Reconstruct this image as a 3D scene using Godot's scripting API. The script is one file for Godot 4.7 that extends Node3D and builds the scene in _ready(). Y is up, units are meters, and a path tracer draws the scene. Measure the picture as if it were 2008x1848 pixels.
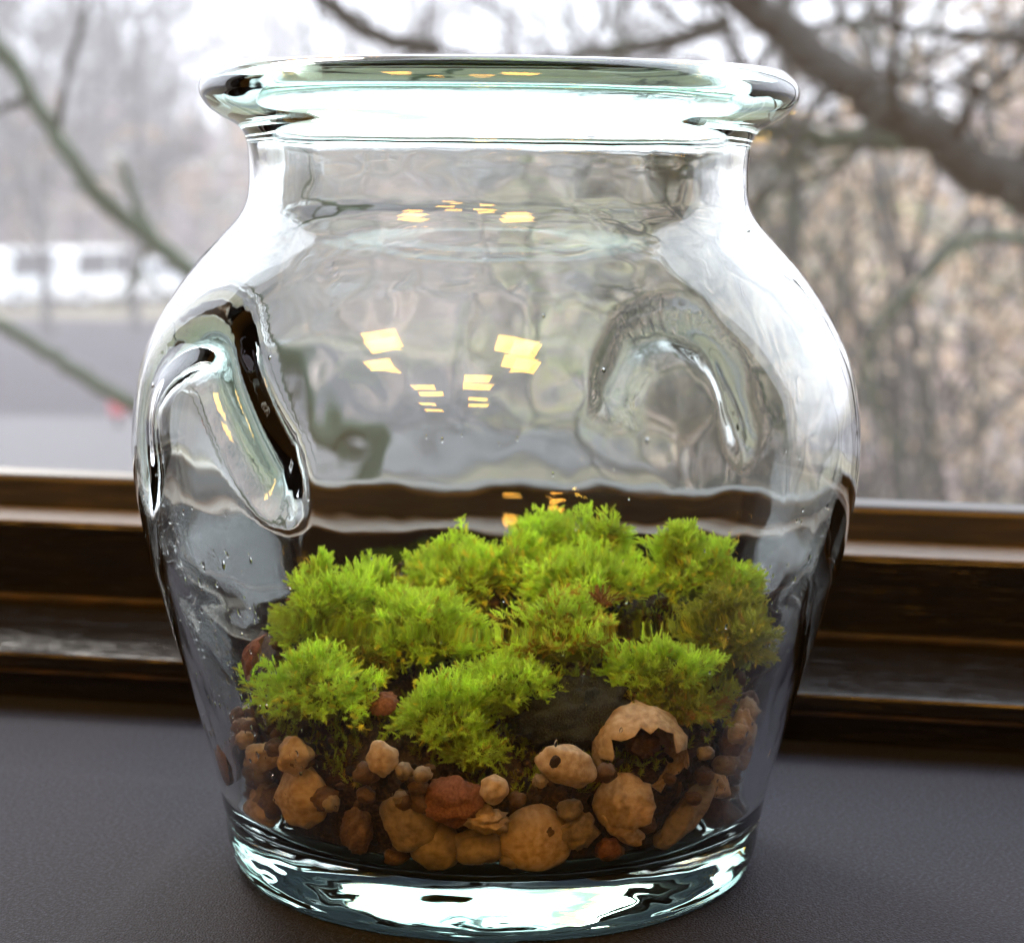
extends Node3D
# A glass jar terrarium of moss on a dark table in front of a window; a misty street with bare trees outside.

const EYE := Vector3(0.004, 0.1793, 0.536)
const PITCH := -8.34
const ROLL := 0.6
const FOCAL_PX := 4189.0            # in pixels of a 2008 px wide picture
const GROUND := -4.92
var eye_basis := Basis.from_euler(Vector3(deg_to_rad(PITCH), 0, deg_to_rad(ROLL)))
var win := Transform3D(Basis(Vector3.UP, deg_to_rad(-10.0)), Vector3(0.004, 0, -0.125))   # the window wall, turned a little
var taken := {}
var rng := RandomNumberGenerator.new()
var M := {}
var outer: PackedVector2Array      # jar profile (radius, height)
var inner: PackedVector2Array

# ---------------------------------------------------------------- helpers
func numbered(called: String) -> String:
	if not taken.has(called):
		taken[called] = 0
		return called
	taken[called] += 1
	return "%s_%03d" % [called, taken[called]]

func tag(o: Node, label: String, category := "", group := "") -> Node:
	if label: o.set_meta("label", label)
	if category: o.set_meta("category", category)
	if group: o.set_meta("group", group)
	return o

func thing(called: String, label: String, category: String, at := Vector3.ZERO, group := "") -> Node3D:
	var o := Node3D.new()
	o.name = numbered(called)
	add_child(o)
	o.position = at
	tag(o, label, category, group)
	return o

func obj(called: String, mesh: Mesh, mat: Material, parent: Node = self, kind := "") -> MeshInstance3D:
	var o := MeshInstance3D.new()
	o.mesh = mesh
	o.material_override = null
	for k in mesh.get_surface_count():
		o.set_surface_override_material(k, mat)
	o.name = numbered(called) if parent == self else called
	parent.add_child(o, true)
	if kind: o.set_meta("kind", kind)
	return o

func many(called: String, mesh: Mesh, mat: Material, spots: Array, tints: Array, parent: Node = self) -> MultiMeshInstance3D:
	var mm := MultiMesh.new()
	mm.transform_format = MultiMesh.TRANSFORM_3D
	mm.use_colors = not tints.is_empty()
	mm.mesh = mesh
	mm.instance_count = spots.size()
	for i in spots.size():
		mm.set_instance_transform(i, spots[i])
		if tints: mm.set_instance_color(i, tints[i])
	var o := MultiMeshInstance3D.new()
	o.multimesh = mm
	o.material_override = mat
	o.name = numbered(called) if parent == self else called
	parent.add_child(o, true)
	o.set_meta("kind", "stuff")
	return o

func build_mesh(v: PackedVector3Array, idx: PackedInt32Array, smooth := true, uv := PackedVector2Array(), col := PackedColorArray()) -> ArrayMesh:
	# idx: triangles, clockwise seen from outside
	var a := []
	a.resize(Mesh.ARRAY_MAX)
	if smooth:
		var n := PackedVector3Array()
		n.resize(v.size())
		for t in range(0, idx.size(), 3):
			var i := idx[t]
			var j := idx[t + 1]
			var k := idx[t + 2]
			var f := (v[k] - v[i]).cross(v[j] - v[i])
			n[i] += f
			n[j] += f
			n[k] += f
		for i in n.size():
			n[i] = n[i].normalized() if n[i].length_squared() > 0.0 else Vector3.UP
		a[Mesh.ARRAY_VERTEX] = v
		a[Mesh.ARRAY_NORMAL] = n
		if uv.size(): a[Mesh.ARRAY_TEX_UV] = uv
		if col.size(): a[Mesh.ARRAY_COLOR] = col
		a[Mesh.ARRAY_INDEX] = idx
	else:
		var fv := PackedVector3Array()
		var fn := PackedVector3Array()
		var fc := PackedColorArray()
		for t in range(0, idx.size(), 3):
			var nn := (v[idx[t + 2]] - v[idx[t]]).cross(v[idx[t + 1]] - v[idx[t]]).normalized()
			for k in 3:
				fv.append(v[idx[t + k]])
				fn.append(nn)
				if col.size(): fc.append(col[idx[t + k]])
		a[Mesh.ARRAY_VERTEX] = fv
		a[Mesh.ARRAY_NORMAL] = fn
		if col.size(): a[Mesh.ARRAY_COLOR] = fc
	var m := ArrayMesh.new()
	m.add_surface_from_arrays(Mesh.PRIMITIVE_TRIANGLES, a)
	return m

func grid(rows: int, cols: int, wrap: bool, f: Callable, flip := false, smooth := true) -> ArrayMesh:
	var v := PackedVector3Array()
	for i in rows:
		for j in cols:
			v.append(f.call(i, j))
	var idx := PackedInt32Array()
	for i in rows - 1:
		for j in (cols if wrap else cols - 1):
			var a := i * cols + j
			var b := i * cols + (j + 1) % cols
			var c := a + cols
			var d := b + cols
			if flip: idx.append_array([a, b, c, b, d, c])
			else: idx.append_array([a, c, b, b, c, d])
	return build_mesh(v, idx, smooth)

func box(size: Vector3, at := Vector3.ZERO, bevel := 0.0) -> ArrayMesh:
	if bevel <= 0.0:
		bevel = minf(size.x, minf(size.y, size.z)) * 0.04
	var h := size * 0.5
	var c := Vector2(h.x, h.y)
	var p := PackedVector2Array([Vector2(-c.x + bevel, -c.y), Vector2(c.x - bevel, -c.y), Vector2(c.x, -c.y + bevel), Vector2(c.x, c.y - bevel), Vector2(c.x - bevel, c.y), Vector2(-c.x + bevel, c.y), Vector2(-c.x, c.y - bevel), Vector2(-c.x, -c.y + bevel)])
	return extrude(p, size.z, at)

func extrude(p: PackedVector2Array, depth: float, at := Vector3.ZERO) -> ArrayMesh:
	# polygon in x,y pulled along z, centred
	if Geometry2D.is_polygon_clockwise(p):
		p = p.duplicate()
		p.reverse()
	var tri := Geometry2D.triangulate_polygon(p)
	var v := PackedVector3Array()
	var idx := PackedInt32Array()
	var n := p.size()
	for z in [depth * 0.5, -depth * 0.5]:
		for q in p: v.append(Vector3(q.x, q.y, z) + at)
	for t in range(0, tri.size(), 3):
		var i := tri[t]
		var j := tri[t + 1]
		var k := tri[t + 2]
		if (p[j] - p[i]).cross(p[k] - p[i]) < 0:
			var w := j
			j = k
			k = w
		idx.append_array([i, k, j, n + i, n + j, n + k])
	for i in n:
		var j := (i + 1) % n
		idx.append_array([i, j, n + i, j, n + j, n + i])
	return build_mesh(v, idx, false)

func joined(meshes: Array) -> ArrayMesh:
	var st := SurfaceTool.new()
	st.begin(Mesh.PRIMITIVE_TRIANGLES)
	for m in meshes: st.append_from(m, 0, Transform3D())
	return st.commit()

func spline(p: PackedVector2Array, per: int) -> PackedVector2Array:
	var out := PackedVector2Array()
	for i in p.size() - 1:
		var a := p[maxi(i - 1, 0)]
		var d := p[mini(i + 2, p.size() - 1)]
		for k in per:
			out.append(p[i].cubic_interpolate(p[i + 1], a, d, float(k) / per))
	out.append(p[p.size() - 1])
	return out

func spot(px: float, py: float, depth: float) -> Vector3:
	return EYE + eye_basis * Vector3((px - 1004.0) / FOCAL_PX * depth, -(py - 924.0) / FOCAL_PX * depth, -depth)

func noise(freq: float, sd: int, octaves := 4, type := FastNoiseLite.TYPE_SIMPLEX_SMOOTH) -> FastNoiseLite:
	var n := FastNoiseLite.new()
	n.noise_type = type
	n.frequency = freq
	n.seed = sd
	n.fractal_octaves = octaves
	return n

func noise_tex(freq: float, sd: int, stops: Array, colors: Array, size := 512, octaves := 5) -> NoiseTexture2D:
	var t := NoiseTexture2D.new()
	t.width = size
	t.height = size
	t.seamless = true
	t.noise = noise(freq, sd, octaves)
	if colors:
		var g := Gradient.new()
		g.offsets = PackedFloat32Array(stops)
		g.colors = PackedColorArray(colors)
		t.color_ramp = g
	return t

func lin(r: float, g: float, b: float, a := 1.0) -> Color:
	return Color(r, g, b, a).linear_to_srgb()

func mat(color: Color, rough := 0.8) -> StandardMaterial3D:
	var m := StandardMaterial3D.new()
	m.albedo_color = color
	m.roughness = rough
	return m

func tex_mat(tex: Texture2D, scale: Vector3, rough: float, bump := 0.0, bump_tex: Texture2D = null) -> StandardMaterial3D:
	var m := mat(Color.WHITE, rough)
	m.albedo_texture = tex
	m.uv1_triplanar = true
	m.uv1_scale = scale
	if bump > 0.0:
		m.heightmap_enabled = true
		m.heightmap_texture = bump_tex if bump_tex else tex
		m.heightmap_scale = bump
	return m

# ---------------------------------------------------------------- scene
func _ready() -> void:
	rng.seed = 7
	var cam := Camera3D.new()
	cam.name = "camera"
	add_child(cam)
	cam.transform = Transform3D(eye_basis, EYE)
	var att := CameraAttributesPhysical.new()
	att.frustum_focal_length = 54.36
	att.frustum_focus_distance = 0.488
	att.exposure_aperture = 13.5
	cam.attributes = att
	cam.fov = 24.9
	cam.near = 0.02
	cam.far = 900.0
	cam.current = true
	var we := WorldEnvironment.new()
	we.name = "world_environment"
	var env := Environment.new()
	env.background_mode = Environment.BG_SKY
	var sky := Sky.new()
	var pm := ProceduralSkyMaterial.new()
	pm.sky_top_color = Color(0.93, 0.96, 1.0)
	pm.sky_horizon_color = Color(0.92, 0.95, 1.0)
	pm.sky_curve = 0.15
	pm.sky_energy_multiplier = 1.0
	pm.ground_bottom_color = Color(0.4, 0.4, 0.42)
	pm.ground_horizon_color = Color(0.7, 0.72, 0.75)
	pm.energy_multiplier = 2.2
	sky.sky_material = pm
	env.sky = sky
	env.tonemap_mode = Environment.TONE_MAPPER_LINEAR
	env.tonemap_exposure = 2.25
	env.fog_enabled = true
	env.fog_density = 0.0040
	env.fog_light_color = Color(0.95, 0.935, 0.945)
	env.sdfgi_enabled = true
	env.ssao_enabled = true
	env.ssil_enabled = true
	we.environment = env
	add_child(we)
	var sun := DirectionalLight3D.new()
	sun.name = "overcast_sun"
	sun.light_energy = 0.35
	sun.light_color = Color(1.0, 0.98, 0.95)
	sun.light_angular_distance = 14.0
	sun.shadow_enabled = true
	add_child(sun)
	sun.look_at_from_position(Vector3(-6, 12, -12), Vector3.ZERO)

	make_materials()
	make_room()
	make_window()
	make_table()
	make_outside()
	make_jar()
	make_contents()

func make_materials() -> void:
	var g := StandardMaterial3D.new()
	g.albedo_color = Color(1.0, 1.0, 1.0, 0.0)
	g.vertex_color_use_as_albedo = true
	g.roughness = 0.0
	g.refraction_enabled = true
	g.refraction_scale = 0.05
	M.glass = g
	var pane := mat(Color(0.95, 0.98, 0.97, 0.04), 0.02)
	pane.transparency = BaseMaterial3D.TRANSPARENCY_ALPHA
	pane.cull_mode = BaseMaterial3D.CULL_DISABLED
	M.pane = pane
	# dark stained, worn wood
	var wood := noise_tex(0.012, 3, [0.0, 0.45, 0.62, 1.0], [lin(0.0012, 0.0014, 0.0018), lin(0.0024, 0.0026, 0.0030), lin(0.0045, 0.0042, 0.0042), lin(0.015, 0.012, 0.010)], 1024)
	var wb := noise_tex(0.03, 5, [], [], 512)
	M.wood = tex_mat(wood, Vector3(2.2, 38, 38), 0.30, 0.02, wb)
	M.wood.metallic_specular = 0.42
	M.wood.roughness_texture = noise_tex(0.05, 6, [0.0, 0.5, 1.0], [Color(0.5, 0.5, 0.5), Color(0.75, 0.75, 0.75), Color(1, 1, 1)], 512)
	var worn := noise_tex(0.02, 11, [0.0, 0.5, 0.62, 1.0], [lin(0.004, 0.003, 0.002), lin(0.012, 0.007, 0.004), lin(0.025, 0.016, 0.008), lin(0.09, 0.052, 0.022)], 512)
	M.worn = tex_mat(worn, Vector3(5, 60, 60), 0.5)
	# charcoal card-like table top
	var fl := noise_tex(0.09, 21, [0.0, 0.5, 1.0], [lin(0.003, 0.004, 0.009), lin(0.0095, 0.0122, 0.025), lin(0.038, 0.046, 0.08)], 1024)
	var fb := noise_tex(0.2, 22, [], [], 1024, 3)
	M.table = tex_mat(fl, Vector3(7, 7, 7), 0.7, 0.05, fb)
	M.table.metallic_specular = 0.3
	M.wall = tex_mat(noise_tex(0.02, 31, [0.0, 1.0], [lin(0.26, 0.25, 0.235), lin(0.32, 0.31, 0.29)]), Vector3.ONE, 0.9)
	M.floor = tex_mat(noise_tex(0.02, 32, [0.0, 1.0], [lin(0.10, 0.07, 0.05), lin(0.16, 0.11, 0.08)]), Vector3.ONE, 0.6)
	# outside
	M.bark = tex_mat(noise_tex(0.03, 41, [0.0, 0.4, 0.6, 1.0], [lin(0.006, 0.006, 0.007), lin(0.015, 0.0135, 0.015), lin(0.022, 0.028, 0.022), lin(0.05, 0.036, 0.032)]), Vector3(3, 3, 3), 0.9)
	M.bark_green = tex_mat(noise_tex(0.03, 42, [0.0, 0.4, 0.65, 1.0], [lin(0.022, 0.028, 0.021), lin(0.038, 0.050, 0.036), lin(0.055, 0.080, 0.052), lin(0.09, 0.092, 0.065)]), Vector3(3, 3, 3), 0.9)
	M.asphalt = tex_mat(noise_tex(0.05, 43, [0.0, 1.0], [lin(0.025, 0.024, 0.029), lin(0.045, 0.043, 0.05)]), Vector3(0.6, 0.6, 0.6), 0.95)
	M.asphalt.metallic_specular = 0.15
	M.pavement = tex_mat(noise_tex(0.05, 44, [0.0, 1.0], [lin(0.075, 0.074, 0.08), lin(0.115, 0.112, 0.115)]), Vector3(0.5, 0.5, 0.5), 0.95)
	M.pavement.metallic_specular = 0.15
	M.verge = tex_mat(noise_tex(0.02, 45, [0.0, 0.45, 0.6, 1.0], [lin(0.05, 0.04, 0.025), lin(0.10, 0.07, 0.045), lin(0.08, 0.085, 0.03), lin(0.20, 0.13, 0.07)]), Vector3(0.15, 0.15, 0.15), 0.95)
	M.leaf = mat(Color.WHITE, 0.85)
	M.leaf.vertex_color_use_as_albedo = true
	M.leaf.cull_mode = BaseMaterial3D.CULL_DISABLED

# ---------------------------------------------------------------- room and window
func struct_box(called: String, size: Vector3, at: Vector3, m: Material, label: String) -> MeshInstance3D:
	var o := obj(called, box(size, Vector3.ZERO, 0.003), m)
	o.transform = win * Transform3D(Basis(), at)
	o.set_meta("kind", "structure")
	o.set_meta("label", label)
	return o

func make_room() -> void:
	# window local axes: x along the wall, z into the room; the wall's inner face is at z = -0.03
	var lo := -0.80
	var hi := 1.75
	var back := 8.2
	struct_box("window_wall_below", Vector3(6.0, -0.02 - lo, 0.22), Vector3(0, (lo - 0.02) / 2, -0.15), M.wall, "plain wall under the window behind the dark table")
	struct_box("window_wall_above", Vector3(6.0, hi - 1.30, 0.22), Vector3(0, (hi + 1.30) / 2, -0.15), M.wall, "plain wall above the window opening")
	for s in [-1, 1]:
		struct_box("window_wall_beside", Vector3(1.95, 1.318, 0.22), Vector3(s * 2.025, 0.64, -0.15), M.wall, "plain wall beside the window, " + ("left of the frame" if s < 0 else "right of the frame"))
		struct_box("side_wall", Vector3(0.2, hi - lo, back + 0.26), Vector3(s * 3.105, (hi + lo) / 2, back / 2 - 0.13), M.wall, "plain side wall of the room, " + ("to the left of the window" if s < 0 else "to the right of the window"))
	struct_box("back_wall", Vector3(6.41, hi - lo, 0.2), Vector3(0, (hi + lo) / 2, back + 0.105), M.wall, "plain back wall of the room facing the window")
	struct_box("floor", Vector3(6.6, 0.2, back + 0.6), Vector3(0, lo - 0.105, back / 2 - 0.05), M.floor, "dark brown room floor under the table")
	struct_box("ceiling", Vector3(6.6, 0.2, back + 0.6), Vector3(0, hi + 0.105, back / 2 - 0.05), M.wall, "pale ceiling carrying the warm lamps")
	# two rows of warm ceiling lamps, seen as yellow patches in the glass
	var housing := mat(lin(0.5, 0.5, 0.5), 0.5)
	var glow := mat(lin(0.9, 0.75, 0.45), 0.6)
	glow.emission_enabled = true
	glow.emission = Color(1.0, 0.78, 0.38)
	glow.emission_energy_multiplier = 3.0
	var row_name := ["nearest the window", "second from the window", "third from the window", "farthest from the window"]
	var k := 0
	for z in [1.30, 1.80, 2.9, 4.4]:
		for s in [-1, 1]:
			var x: float = ([-0.86, -1.02, -0.62, -0.80] if s < 0 else [0.46, 0.58, 0.16, 0.30])[k]
			var zz: float = z + (0.0 if s < 0 else [0.06, -0.08, -0.5, -0.7][k])
			var o := thing("ceiling_lamp", "square warm ceiling lamp in the row at %s, %s" % ["left" if s < 0 else "right", row_name[k]], "lamp", win * Vector3(x, hi, zz), "ceiling lamps in two rows")
			o.basis = win.basis
			obj("lamp_housing", box(Vector3(0.44, 0.05, 0.40), Vector3(0, -0.027, 0), 0.006), housing, o)
			obj("lamp_diffuser", box(Vector3(0.38, 0.012, 0.34), Vector3(0, -0.0585, 0), 0.003), glow, o)
			var l := AreaLight3D.new()
			l.name = "lamp_light"
			l.area_size = Vector2(0.36, 0.32)
			l.light_energy = 0.75
			l.light_color = Color(1.0, 0.68, 0.26)
			l.shadow_enabled = true
			o.add_child(l)
			l.position = Vector3(0, -0.07, 0)
			l.rotation = Vector3(-PI / 2, 0, 0)
		k += 1

func rail(p: PackedVector2Array, length: float) -> ArrayMesh:
	# profile given as (z, height), pulled along x
	var q := PackedVector2Array()
	for a in p: q.append(Vector2(-a.x, a.y))
	var m := extrude(q, length)
	var st := SurfaceTool.new()
	st.begin(Mesh.PRIMITIVE_TRIANGLES)
	st.append_from(m, 0, Transform3D(Basis(Vector3.UP, PI / 2), Vector3.ZERO))
	return st.commit()

func rounded(p: Array, radii: Array, steps := 5) -> PackedVector2Array:
	var out := PackedVector2Array()
	var n := p.size()
	for i in n:
		var r: float = radii[i]
		if r <= 0.0:
			out.append(p[i])
			continue
		var a: Vector2 = p[i] + (p[(i + n - 1) % n] - p[i]).normalized() * r
		var b: Vector2 = p[i] + (p[(i + 1) % n] - p[i]).normalized() * r
		for k in steps + 1:
			var t := float(k) / steps
			out.append(a.lerp(p[i], t).lerp(p[i].lerp(b, t), t))
	return out

func make_window() -> void:
	var o := thing("window", "dark stained wooden window with stepped worn sill behind the jar", "window")
	o.transform = win
	var L := 2.02
	obj("sill", rail(rounded([Vector2(0.0065, 0.0122), Vector2(0.0065, 0.0179), Vector2(-0.006, 0.0184), Vector2(-0.016, 0.0192), Vector2(-0.025, 0.0206), Vector2(-0.032, 0.0224), Vector2(-0.037, 0.0242), Vector2(-0.0395, 0.0254), Vector2(-0.10, 0.0254), Vector2(-0.10, 0.0122)], [0.001, 0.0016, 0, 0, 0, 0, 0, 0, 0, 0]), L), M.wood, o)
	obj("worn_edge", rail(PackedVector2Array([Vector2(0.0062, 0.0110), Vector2(0.0062, 0.0120), Vector2(-0.02, 0.0120), Vector2(-0.02, 0.0110)]), L), M.worn, o)
	obj("apron", rail(PackedVector2Array([Vector2(-0.004, -0.0195), Vector2(-0.004, 0.0108), Vector2(-0.10, 0.0108), Vector2(-0.10, -0.0195)]), L), M.wood, o)
	obj("bottom_frame", rail(rounded([Vector2(-0.0415, 0.0255), Vector2(-0.0415, 0.0520), Vector2(-0.10, 0.0520), Vector2(-0.10, 0.0255)], [0, 0.0012, 0, 0]), L), M.wood, o)
	obj("bottom_bead", rail(rounded([Vector2(-0.0385, 0.0252), Vector2(-0.0385, 0.0272), Vector2(-0.0412, 0.0272), Vector2(-0.0412, 0.0252)], [0, 0.0008, 0, 0]), L), M.worn, o)
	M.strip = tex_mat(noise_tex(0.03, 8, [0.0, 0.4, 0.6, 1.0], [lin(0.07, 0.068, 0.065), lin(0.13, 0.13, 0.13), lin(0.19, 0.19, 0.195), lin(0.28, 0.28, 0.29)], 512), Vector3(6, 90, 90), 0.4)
	obj("lit_ledge_strip", rail(rounded([Vector2(-0.0420, 0.0522), Vector2(-0.0420, 0.0530), Vector2(-0.0655, 0.0534), Vector2(-0.0655, 0.0522)], [0, 0.0004, 0, 0]), L), M.strip, o)  # added grey strip: brightness of the lit ledge is put into its colour
	M.sash = tex_mat(noise_tex(0.015, 9, [0.0, 0.4, 0.6, 1.0], [lin(0.008, 0.009, 0.0105), lin(0.014, 0.0145, 0.0155), lin(0.022, 0.020, 0.018), lin(0.060, 0.042, 0.026)], 512), Vector3(4, 40, 40), 0.4)
	obj("sash_rail", rail(rounded([Vector2(-0.0660, 0.0523), Vector2(-0.0660, 0.0648), Vector2(-0.0735, 0.0665), Vector2(-0.0735, 0.0523)], [0, 0.0025, 0, 0]), L), M.sash, o)
	obj("glass_pane", grid(2, 2, false, func(i, j): return Vector3((j - 0.5) * 1.98, 0.062 + i * 1.21, -0.0755)), M.pane, o)
	for s in [-1, 1]:
		obj("jamb", box(Vector3(0.09, 1.23, 0.10), Vector3(s * 1.012, 0.6815, -0.085), 0.004), M.wood, o)
	obj("head_frame", box(Vector3(2.114, 0.05, 0.10), Vector3(0, 1.3235, -0.085), 0.004), M.wood, o)

func make_table() -> void:
	var o := thing("table", "dark charcoal matte table top that the jar stands on", "table")
	o.transform = win
	obj("tabletop", box(Vector3(2.4, 0.03, 1.0), Vector3(0, -0.015, 0.496), 0.003), M.table, o)
	for x in [-1.1, 1.1]:
		for z in [0.07, 0.92]:
			obj("leg", box(Vector3(0.05, 0.768, 0.05), Vector3(x, -0.4145, z), 0.004), M.wood, o)

# ---------------------------------------------------------------- outside
func tube(path: PackedVector3Array, radii: PackedFloat32Array, sides := 7) -> ArrayMesh:
	var v := PackedVector3Array()
	var idx := PackedInt32Array()
	tube_into(v, idx, path, radii, sides)
	return build_mesh(v, idx)

func tube_into(v: PackedVector3Array, idx: PackedInt32Array, path: PackedVector3Array, radii: PackedFloat32Array, sides: int) -> void:
	var base := v.size()
	var n := path.size()
	for i in n:
		var d := (path[mini(i + 1, n - 1)] - path[maxi(i - 1, 0)]).normalized()
		var u := d.cross(Vector3(0.31, 0.2, 0.93)).normalized()
		var w := d.cross(u)
		for k in sides:
			var a := TAU * k / sides
			v.append(path[i] + (u * cos(a) + w * sin(a)) * radii[i])
	for i in n - 1:
		for k in sides:
			var a := base + i * sides + k
			var b := base + i * sides + (k + 1) % sides
			idx.append_array([a, a + sides, b, b, a + sides, b + sides])

func crooked(pts: Array, per: int, wobble: float) -> PackedVector3Array:
	var out := PackedVector3Array()
	for i in pts.size() - 1:
		var a: Vector3 = pts[maxi(i - 1, 0)]
		var d: Vector3 = pts[mini(i + 2, pts.size() - 1)]
		for k in per:
			var p: Vector3 = pts[i].cubic_interpolate(pts[i + 1], a, d, float(k) / per)
			out.append(p + Vector3(rng.randfn(), rng.randfn(), rng.randfn()) * wobble)
	out.append(pts[-1])
	return out

func taper(n: int, r0: float, r1: float) -> PackedFloat32Array:
	var out := PackedFloat32Array()
	for i in n: out.append(lerpf(r0, r1, float(i) / (n - 1)))
	return out

func twig(v: PackedVector3Array, idx: PackedInt32Array, p: Vector3, d: Vector3, length: float, r: float, level: int, up := 0.25, fork := 4) -> void:
	var path := PackedVector3Array([p])
	var q := p
	var dir := d
	for k in 4:
		dir = (dir + Vector3(rng.randfn(), rng.randfn() + up * 0.5, rng.randfn()) * 0.22).normalized()
		q += dir * length / 4
		path.append(q)
	tube_into(v, idx, path, taper(5, r, r * 0.45), 4 if level < 2 else 5)
	if level <= 0: return
	for k in fork:
		var s := rng.randi_range(1, 4)
		var side := (dir + Vector3(rng.randfn(), rng.randfn() + up, rng.randfn()) * 0.75).normalized()
		twig(v, idx, path[s], side, length * rng.randf_range(0.45, 0.75), r * 0.5, level - 1, up, fork)

func limb_with_twigs(tree: Node3D, pts: Array, r0: float, r1: float, m: Material, n_twigs: int, twig_len: float, level := 2) -> void:
	var path := crooked(pts, 6, r0 * 0.12)
	var lim := obj("limb", tube(path, taper(path.size(), r0, r1), 9), m, tree)
	var v := PackedVector3Array()
	var idx := PackedInt32Array()
	for i in n_twigs:
		var s := rng.randi_range(2, path.size() - 1)
		var d := (path[s] - path[s - 1]).normalized()
		d = (d * 0.5 + Vector3(rng.randfn(), rng.randfn() + 0.3, rng.randfn()) * 0.8).normalized()
		twig(v, idx, path[s], d, twig_len * rng.randf_range(0.6, 1.2), lerpf(r0, r1, float(s) / path.size()) * 0.33, level)
	if n_twigs: obj("twigs", build_mesh(v, idx), m, lim, "stuff")

func wild_tree(seed_: int, height: float, m: Material) -> Array:
	# trunk mesh, crown mesh of limbs and twigs; base at the origin
	rng.seed = seed_
	var lean := Vector3(rng.randfn() * 0.3, height * 0.55, rng.randfn() * 0.3)
	var path := crooked([Vector3.ZERO, lean * 0.5 + Vector3(rng.randfn() * 0.1, 0, 0), lean, Vector3(lean.x * 1.3, height * 0.9, lean.z)], 4, 0.04)
	var tr := tube(path, taper(path.size(), height * 0.017, height * 0.004), 7)
	var v := PackedVector3Array()
	var idx := PackedInt32Array()
	for i in 16:
		var s := rng.randi_range(3, path.size() - 1)
		var a := rng.randf() * TAU
		twig(v, idx, path[s], Vector3(cos(a), rng.randf_range(0.4, 1.2), sin(a)).normalized(), height * rng.randf_range(0.18, 0.32), height * 0.005, 2, 0.5, 5)
	return [tr, build_mesh(v, idx)]

func leaf_card(l: float, w: float) -> ArrayMesh:
	var v := PackedVector3Array([Vector3(0, 0, 0), Vector3(-w, l * 0.45, w * 0.3), Vector3(w, l * 0.45, w * 0.3), Vector3(0, l, -w * 0.4)])
	return build_mesh(v, PackedInt32Array([0, 1, 2, 1, 3, 2]), false)

func shrub(called: String, label: String, at: Vector3, size: Vector3, n: int, leaf: float, tone: Array, group := "") -> void:
	var o := thing(called, label, "shrub" if not called.contains("tree") else "tree", at, group)
	var v := PackedVector3Array()
	var idx := PackedInt32Array()
	for i in 7:
		var a := rng.randf() * TAU
		twig(v, idx, Vector3(cos(a), 0, sin(a)) * size.x * 0.1, Vector3(cos(a) * 0.5, 1, sin(a) * 0.5).normalized(), size.y * 0.6, size.y * 0.008, 2, 0.4, 4)
	obj("stems", build_mesh(v, idx), M.bark, o, "stuff")
	var spots := []
	var tints := []
	var clumps := []
	for i in 26:
		var c := Vector3(rng.randfn(), rng.randfn(), rng.randfn()).normalized() * pow(rng.randf(), 0.4)
		clumps.append(Vector3(c.x * size.x * 0.5, size.y * 0.55 + c.y * size.y * 0.45, c.z * size.z * 0.5))
	for i in n:
		var c: Vector3 = clumps[rng.randi() % clumps.size()]
		var p := c + Vector3(rng.randfn(), rng.randfn(), rng.randfn()) * size * 0.085
		var b := Basis.from_euler(Vector3(rng.randf() * TAU, rng.randf() * TAU, rng.randf() * TAU)).scaled(Vector3.ONE * rng.randf_range(0.7, 1.3))
		spots.append(Transform3D(b, p))
		var t: Color = tone[rng.randi() % tone.size()]
		tints.append(t * rng.randf_range(0.7, 1.25))
	many("leaves", leaf_card(leaf, leaf * 0.3), M.leaf, spots, tints, o)

func car(label: String, at: Vector3, turn: float, paint: Color, tall := false) -> void:
	var o := thing("parked_car", label, "car", at)
	o.rotation.y = turn
	var p := mat(paint, 0.25)
	p.clearcoat_enabled = true
	var glass := mat(lin(0.02, 0.025, 0.03), 0.1)
	var rubber := mat(lin(0.02, 0.02, 0.02), 0.8)
	var steel := mat(lin(0.5, 0.5, 0.5), 0.3)
	var roof := 1.95 if tall else 1.45
	var body := PackedVector2Array([Vector2(-2.2, 0.3), Vector2(2.15, 0.3), Vector2(2.22, 0.6), Vector2(2.1, 0.85), Vector2(1.2, 0.98), Vector2(-2.1, 0.98), Vector2(-2.25, 0.7)])
	obj("body", extrude(body, 1.78), p, o)
	var cab := PackedVector2Array([Vector2(-2.05, 0.982), Vector2(1.25, 0.982), Vector2(0.6, roof - 0.05), Vector2(0.4, roof), Vector2(-1.5, roof), Vector2(-1.85, roof - 0.1)])
	obj("cabin", extrude(cab, 1.52), p, o)
	for s in [-1, 1]:
		obj("side_window", extrude(PackedVector2Array([Vector2(-1.6, 1.05), Vector2(-0.3, 1.05), Vector2(-0.3, roof - 0.12), Vector2(-1.45, roof - 0.12)]), 0.02, Vector3(0, 0, s * 0.763)), glass, o)
		obj("side_window", extrude(PackedVector2Array([Vector2(-0.2, 1.05), Vector2(1.0, 1.05), Vector2(0.5, roof - 0.12), Vector2(-0.2, roof - 0.12)]), 0.02, Vector3(0, 0, s * 0.763)), glass, o)
		for x in [-1.4, 1.4]:
			var w := obj("wheel", disc(0.33, 0.22), rubber, o)
			w.position = Vector3(x, 0.33, s * 0.82)
			var rim := obj("rim", disc(0.2, 0.235), steel, w)
			rim.position = Vector3.ZERO
		obj("headlight", box(Vector3(0.06, 0.14, 0.3), Vector3(2.19, 0.68, s * 0.6), 0.01), steel, o)
	var ws := obj("windscreen", box(Vector3(0.02, 0.62 if tall else 0.5, 1.36), Vector3.ZERO, 0.004), glass, o)
	ws.transform = Transform3D(Basis(Vector3.BACK, atan2(0.65, roof - 1.03)), Vector3(0.94, (0.982 + roof) * 0.5, 0))

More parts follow.
